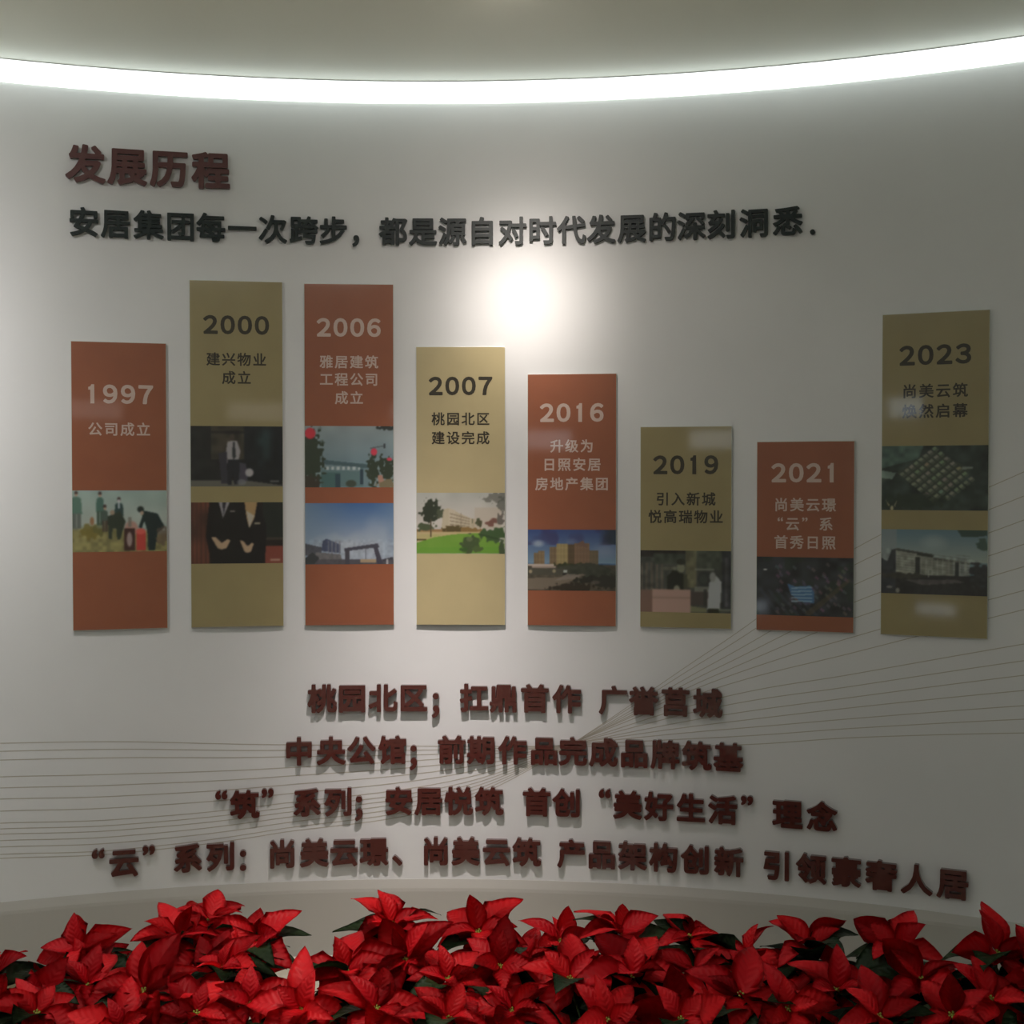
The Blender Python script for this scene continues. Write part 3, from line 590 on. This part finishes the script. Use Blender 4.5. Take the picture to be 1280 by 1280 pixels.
def pic_white_buildings():
    p = Pic((110, 136, 142)); p.grad(0, (104, 132, 146), .5, (166, 176, 168)); p.ell(.5, .2, .1, .1, (172, 184, 186), .6, .6); p.rect(0, 0, .15, .5, (150, 156, 156), .6)
    p.poly([(.72, 0), (1, 0), (1, .08), (.9, .1), (.76, .1)], (60, 80, 74)); p.foliage(.95, .22, .06, .09, (74, 94, 84), 24, 3)
    p.poly([(.14, .30), (.36, .35), (.36, .70), (.14, .70)], (158, 160, 148)); p.poly([(.36, .40), (.68, .47), (.68, .72), (.36, .70)], (146, 148, 136)); p.poly([(.68, .50), (.84, .52), (.84, .74), (.68, .72)], (150, 156, 152)); p.poly([(.14, .29), (.5, .38), (.5, .41), (.14, .33)], (84, 86, 80)); p.poly([(.34, .36), (.48, .38), (.50, .43), (.34, .40)], (60, 62, 56)); p.poly([(.5, .43), (.84, .5), (.84, .52), (.5, .46)], (96, 96, 88))
    p.mix((np.sin(p.V * 150 - p.U * 25) > .4) & (p.U > .14) & (p.U < .84) & (p.V > .38) & (p.V < .7), (112, 116, 108), .5); p.mix((np.sin(p.U * 120) > .6) & (p.U > .38) & (p.U < .84) & (p.V > .45) & (p.V < .72), (176, 178, 166), .5)
    p.rect(.33, .42, .37, .72, (54, 56, 52)); p.rect(.70, .50, .74, .72, (54, 58, 56)); p.rect(0, .70, 1, 1, (50, 48, 48)); p.poly([(0, .45), (.06, .5), (.10, .32), (.14, .3), (.14, 1), (0, 1)], (58, 60, 64)); p.foliage(.95, .68, .12, .18, (56, 56, 58), 22, 8); p.foliage(.2, .72, .2, .05, (64, 62, 56), 22, 9)
    p.poly([(.22, .78), (.7, .76), (.8, .80), (.4, .86)], (112, 106, 104), .7); p.noise(20, .16, 5, (p.V > .3) * (p.V > .28 + p.U * .2)); p.rect(.45, .62, .46, .74, (190, 196, 186)); p.ell(.08, .9, .03, .02, (130, 128, 124)); p.ell(.16, .95, .02, .04, (140, 138, 130))
    return p.blur(1), 1.3

pic_mat = {}
def photo_mesh(pic, gain, w, h):
    a = np.clip(lin(np.clip(pic.a, 0, 255)) * gain * 0.72, 0, 0.9)
    Hn, Wn = pic.H, pic.W
    x = (pic.U - .5) * w; y = (.5 - pic.V) * h
    co = np.stack([x, y, np.zeros_like(x)], -1).reshape(-1, 3)
    i, j = np.meshgrid(np.arange(Hn - 1), np.arange(Wn - 1), indexing='ij'); k = (i * Wn + j).ravel()
    F = np.stack([k + Wn, k + Wn + 1, k + 1, k], 1)
    # thin rim so that the print has a thickness
    me = bpy.data.meshes.new('photo_print'); me.from_pydata(co.tolist(), [], F.tolist())
    at = me.color_attributes.new('print', 'FLOAT_COLOR', 'POINT')
    at.data.foreach_set('color', np.concatenate([a.reshape(-1, 3), np.ones((Hn * Wn, 1))], 1).ravel())
    me.materials.append(M['photo'])
    return me
m = mat('photo_ink', (0.5, 0.5, 0.5), 0.35, coat=1.0, coat_rough=0.05); M['photo'] = m
att = m.node_tree.nodes.new('ShaderNodeAttribute'); att.attribute_name = 'print'
m.node_tree.links.new(att.outputs['Color'], bsdf(m).inputs['Base Color'])

ONE = np.array([(-.10, -.5), (.10, -.5), (.10, .5), (-.045, .5), (-.085, .40), (-.20, .355), (-.20, .215), (-.10, .215)])
def digit_loops(ch):
    key = ('digit', ch)
    if key not in _gcache:
        if ch == '1': _gcache[key] = [ONE]
        else:
            lp = glyph_loops(chr(ord(ch) + 0xFEE0), 0.036, 1.02); a = np.concatenate(lp); c = (a.min(0) + a.max(0)) / 2; k = 1 / (a.max(0) - a.min(0))[1]
            _gcache[key] = [(q - c) * k for q in lp]
    return _gcache[key]
def text_mesh(name, text, size, off, pitch, m, sx=1.0, digits=False):
    items = []; k = size / EM
    if digits:
        gl = [(digit_loops(c), np.concatenate(digit_loops(c))) for c in text]
        k = size
        for i, (lp, a) in enumerate(gl):
            c = np.array([0.0, 0.0]); items.append((lp, k, (i - (len(text) - 1) / 2) * pitch - c[0] * k, -c[1] * k))
    else:
        adv = [pitch * (0.55 if c in '“” ' else 1.0) for c in text]; x = -sum(adv) / 2
        for ch, ad in zip(text, adv):
            x += ad / 2
            if ch != ' ':
                lp = glyph_loops(ch, off, sx); c = glyph_center(ch, off, sx); dy = pitch * 0.3 if ch in '“”' else 0
                items.append((lp, k, x - c[0] * k, dy - c[1] * k))
            x += ad / 2
    return loops_mesh(name, items, 0.0006, 0.0, m)

PANELS = [ # s, width, top, colour, year, year z, caption lines (text, z), photos (painter, z top, z bottom), label
 (-0.950, 0.276, 1.931, 'orange', '1997', 1.774, [('公司成立', 1.668)], [(pic_groundbreaking, 1.484, 1.299)], 'medium tall orange brown wall panel printed 1997 with one photo of people outdoors, leftmost'),
 (-0.602, 0.280, 2.126, 'tan', '2000', 1.991, [('建兴物业', 1.885), ('成立', 1.829)], [(pic_dark_room, 1.681, 1.496), (pic_two_suits, 1.447, 1.259)], 'tall olive tan wall panel printed 2000 with two dark photos of suited people'),
 (-0.258, 0.276, 2.123, 'orange', '2006', 1.988, [('雅居建筑', 1.881), ('工程公司', 1.827), ('成立', 1.770)], [(pic_grey_hall, 1.683, 1.493), (pic_blue_gate, 1.444, 1.254)], 'tall orange brown wall panel printed 2006 with two photos of buildings'),
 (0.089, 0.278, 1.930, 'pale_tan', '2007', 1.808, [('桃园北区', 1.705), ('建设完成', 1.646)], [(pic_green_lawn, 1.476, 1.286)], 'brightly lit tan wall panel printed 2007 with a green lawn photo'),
 (0.436, 0.276, 1.844, 'orange', '2016', 1.724, [('升级为', 1.620), ('日照安居', 1.563), ('房地产集团', 1.503)], [(pic_towers, 1.362, 1.173)], 'orange brown wall panel printed 2016 with a photo of tan towers'),
 (0.787, 0.278, 1.679, 'tan', '2019', 1.562, [('引入新城', 1.457), ('悦高瑞物业', 1.403)], [(pic_service_counter, 1.300, 1.111)], 'short tan wall panel printed 2019 with a photo of a service counter'),
 (1.144, 0.286, 1.631, 'orange', '2021', 1.537, [('尚美云璟', 1.441), ('“云” 系', 1.384), ('首秀日照', 1.329)], [(pic_night_aerial, 1.285, 1.110)], 'shortest wall panel, dark orange brown, printed 2021 with a dark aerial photo'),
 (1.512, 0.296, 1.997, 'tan', '2023', 1.875, [('尚美云筑', 1.771), ('焕然启幕', 1.713)], [(pic_green_aerial, 1.614, 1.428), (pic_white_buildings, 1.372, 1.185)], 'tall olive tan wall panel printed 2023 with two photos of buildings, rightmost'),
]
BOT = 1.063
for s, w, top, colk, year, yz, caps, photos, label in PANELS:
    cz = (top + BOT) / 2; h = top - BOT
    root = empty('timeline_panel'); root.matrix_world = wframe(s, BOT, 0.0)
    tag(root, label, 'panel', 'timeline panels in a row across the curved wall')
    bm = bmesh.new(); box(bm, -w / 2, w / 2, 0, h, 0.0045, 0.0125, 0.0008); obj('acrylic_back', bm, M['edge'], root)
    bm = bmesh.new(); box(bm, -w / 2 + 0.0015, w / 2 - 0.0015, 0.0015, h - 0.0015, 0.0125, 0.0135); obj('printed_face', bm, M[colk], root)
    ink = M['ink_light'] if colk == 'orange' else M['ink_dark']
    o = link_obj('year_print', text_mesh('year_print', year, 0.0575, 0.040, 0.0515, ink, 1.10, True), root); o.location = (0, yz - BOT, 0.0136)
    if colk == 'orange': o['label'] = 'pale year digits'
    else: o['label'] = 'dark year digits'
    for t, z in caps:
        o = link_obj('caption_print', text_mesh('caption_print', t, 0.041, 0.020, 0.0465, ink), root); o.location = (0, z - BOT, 0.0136)
    for fn, z0, z1 in photos:
        pic, gain = fn()
        o = link_obj('photo_print', photo_mesh(pic, gain, w - 0.003, z0 - z1), root); o.location = (0, (z0 + z1) / 2 - BOT, 0.0139)
    for dx in (-1, 1):                              # stand-off pads between panel and wall
        for zz in (0.05, h - 0.05):
            bm = bmesh.new(); lathe(bm, [(0.0001, -0.002), (0.008, -0.002), (0.008, 0.0045), (0.0001, 0.0045)], 12, dx * (w / 2 - 0.03), zz); obj('standoff_pad', bm, M['chrome'], root)

# ------------------------------------------------------------------ poinsettias
def leaf_mesh(name, L, Wd, m, shoulder=0.0, droop=0.3, fold=0.25, seed=0, tip=0.0):
    r = random.Random(seed); bm = bmesh.new(); nu, nv = 9, 4; rows = []
    for i in range(nu + 1):
        t = i / nu
        wdt = Wd * 0.5 * (math.sin(math.pi * min(1, t ** 0.85)) ** 0.8) * (1 - 0.25 * t)
        if shoulder: wdt *= 1 + shoulder * math.exp(-((t - 0.45) / 0.07) ** 2)
        if i == 0: wdt = 0.0015
        if i == nu: wdt = 0.0003
        row = []
        for j in range(nv + 1):
            v = j / nv * 2 - 1
            x = L * t; y = wdt * v
            z = L * (0.10 * math.sin(math.pi * t) - droop * t * t) + abs(v) * wdt * fold + 0.04 * L * math.sin(t * 9 + seed + v * 2) * abs(v) * 0.5
            row.append(bm.verts.new((x, y, z)))
        rows.append(row)
    for a, b in zip(rows, rows[1:]):
        for j in range(nv): bm.faces.new((a[j], b[j], b[j + 1], a[j + 1]))
    bmesh.ops.solidify(bm, geom=bm.faces[:], thickness=0.0004)
    me = bpy.data.meshes.new(name); bm.to_mesh(me); bm.free(); me.materials.append(m)
    me.polygons.foreach_set('use_smooth', [True] * len(me.polygons))
    return me
BR = [leaf_mesh('red_bract', 1.0, w, M['bract'], sh, dr, fo, i) for i, (w, sh, dr, fo) in enumerate([(0.62, 0.0, 0.10, 0.30), (0.56, 0.18, 0.22, 0.22), (0.68, 0.10, 0.02, 0.30), (0.50, 0.0, 0.32, 0.35), (0.60, 0.25, 0.14, 0.2)])]
GL = [leaf_mesh('green_leaf', 1.0, w, M['leaf'], sh, dr, fo, 10 + i) for i, (w, sh, dr, fo) in enumerate([(0.60, 0.15, 0.30, 0.25), (0.52, 0.25, 0.45, 0.2), (0.66, 0.1, 0.15, 0.25)])]
bm = bmesh.new()
bmesh.ops.create_icosphere(bm, subdivisions=1, radius=0.0035)
for a in range(5):
    bmesh.ops.create_icosphere(bm, subdivisions=1, radius=0.003, matrix=Matrix.Translation((0.006 * math.cos(a * 1.257), 0.006 * math.sin(a * 1.257), 0.001)))
bud_me = bpy.data.meshes.new('flower_buds'); bm.to_mesh(bud_me); bm.free(); bud_me.materials.append(M['bud'])

def tube(bm, pts, r0, r1, n=6):
    rings = []
    for i, p in enumerate(pts):
        d = (pts[min(i + 1, len(pts) - 1)] - pts[max(i - 1, 0)]).normalized(); q = d.to_track_quat('Z', 'Y'); r = r0 + (r1 - r0) * i / (len(pts) - 1)
        rings.append([bm.verts.new(p + q @ Vector((r * math.cos(2 * math.pi * k / n), r * math.sin(2 * math.pi * k / n), 0))) for k in range(n)])
    for a, b in zip(rings, rings[1:]):
        for k in range(n): bm.faces.new((a[k], a[(k + 1) % n], b[(k + 1) % n], b[k]))
    bm.faces.new(rings[-1])
# plants: pots in two rows along the wall, each carrying the flower heads nearest to it
POTS = [(-1.12, 2.92), (-0.97, 3.20), (-0.80, 2.80), (-0.74, 3.25), (-0.42, 2.86), (-0.30, 3.22), (-0.08, 2.84), (-0.03, 3.20), (0.24, 3.22), (0.22, 2.86), (0.50, 3.18), (0.50, 2.86), (0.76, 3.08), (0.80, 2.80), (1.02, 3.06), (1.10, 2.84)]
PLAB = ['leftmost red potted poinsettia in the front row', 'leftmost red potted poinsettia in the back row against the wall', 'red potted poinsettia with large bracts, second from left in the front row', 'tall red potted poinsettia with an upright top, second from left in the back row',
 'red potted poinsettia in front of the bare floor gap at centre left', 'red potted poinsettia, third from left in the back row', 'red potted poinsettia, fourth from left in the front row', 'red potted poinsettia under the middle of the lettering, back row',
 'red potted poinsettia with a tall pointed bract right of centre, back row', 'red potted poinsettia, fifth from left in the front row', 'shaded red potted poinsettia, sixth from left in the back row', 'red potted poinsettia, third from right in the front row',
 'shaded red potted poinsettia, second from right in the back row', 'shaded red potted poinsettia, second from right in the front row', 'dark red potted poinsettia, rightmost in the back row', 'dark red potted poinsettia, rightmost in the front row']
pot_heads = [[] for _ in POTS]
for hd in HEADS:
    k = min(range(len(POTS)), key=lambda i: (POTS[i][0] - hd[0]) ** 2 + (POTS[i][1] - hd[1]) ** 2)
    pot_heads[k].append(hd)
R3 = random.Random(21)
def basis(n, roll):
    n = n.normalized(); q = n.to_track_quat('Z', 'Y').to_matrix().to_4x4(); return q @ Matrix.Rotation(roll, 4, 'Z')
def put(me, name, parent, M4):
    o = bpy.data.objects.new(name, me); COL.objects.link(o); o.parent = parent; o.matrix_local = M4; return o
for pi, (px, py) in enumerate(POTS):
    hs = pot_heads[pi]
    root = empty('potted_poinsettia', (px, py, 0)); O = Vector((px, py, 0))
    tag(root, PLAB[pi], 'plant', 'red poinsettias in pots along the foot of the wall')
    bm = bmesh.new(); lathe(bm, [(0.0001, 0.0), (0.042, 0.0), (0.058, 0.095), (0.063, 0.097), (0.063, 0.115), (0.058, 0.115), (0.056, 0.100)], 24); obj('pot', bm, M['pot'], root, False)
    bm = bmesh.new(); lathe(bm, [(0.0001, 0.104), (0.03, 0.102), (0.0565, 0.100)], 20); obj('soil', bm, M['soil'], root)
    hs = [(a, b, c, d * 1.28) for a, b, c, d in hs]
    for k in range(4):
        an = R3.uniform(0, 6.28); rr = R3.uniform(0.04, 0.12)
        hs.append((px + rr * math.cos(an), py + rr * math.sin(an), R3.uniform(0.25, 0.315), R3.uniform(0.095, 0.12)))
    stems = list(hs)
    for hi, (hx, hy, hz, hr) in enumerate(stems):
        a = R3.uniform(0, 6.28); b0 = Vector((0.018 * math.cos(a), 0.018 * math.sin(a), 0.10)); top = Vector((hx, hy, hz)) - O
        mid = b0.lerp(top, 0.5) + Vector((0, 0, 0.03)); pts = [b0.lerp(mid, t / 3).lerp(mid.lerp(top, t / 3), t / 3) for t in range(0, 4)]
        pts = []
        for t in range(6):
            u = t / 5; pts.append((1 - u) ** 2 * b0 + 2 * u * (1 - u) * mid + u * u * (top - Vector((0, 0, 0.012))))
        bm = bmesh.new(); tube(bm, pts, 0.0035, 0.0025); st = obj('stem', bm, M['stem'], root, True)
        back = hy > 3.0
        nrm = Vector((R3.uniform(-.45, .45), R3.uniform(-1.3, -0.4) if not back else R3.uniform(-1.0, -.1), 1.0)).normalized()
        roll = R3.uniform(0, 6.28)
        # outer and inner whorl of bracts
        for ring, (cnt, ln, el) in enumerate(((4 if px > 0.45 else 5, 1.05, 0.05), (3 if px > 0.45 else 4, 0.76, 0.50))):
            for k in range(cnt):
                ang = roll + (k + ring * 0.5) * 2 * math.pi / cnt + R3.uniform(-.25, .25)
                e = el + R3.uniform(-.22, .30); Ln = hr * ln * R3.uniform(0.85, 1.18)
                Mx = Matrix.Translation(top) @ basis(nrm, ang) @ Matrix.Rotation(-e, 4, 'Y') @ Matrix.Translation((0.004, 0, 0.002 * ring)) @ Matrix.Rotation(R3.uniform(-.25, .25), 4, 'X') @ Matrix.Scale(Ln, 4)
                put(R3.choice(BR), 'red_bract', st, Mx)
        put(bud_me, 'flower_buds', st, Matrix.Translation(top + nrm * 0.005) @ basis(nrm, 0))
        for k in range(11 if px > 0.45 else 8):
            u = R3.uniform(0.6, 0.99); p = (1 - u) ** 2 * b0 + 2 * u * (1 - u) * mid + u * u * top
            ang = k * 2.4 + R3.uniform(-.4, .4); Ln = hr * R3.uniform(1.0, 1.35)
            Mx = Matrix.Translation(p) @ Matrix.Rotation(ang, 4, 'Z') @ Matrix.Rotation(-R3.uniform(-.15, .55), 4, 'Y') @ Matrix.Rotation(R3.uniform(-.4, .4), 4, 'X') @ Matrix.Scale(Ln, 4)
            put(R3.choice(GL), 'green_leaf', st, Mx)
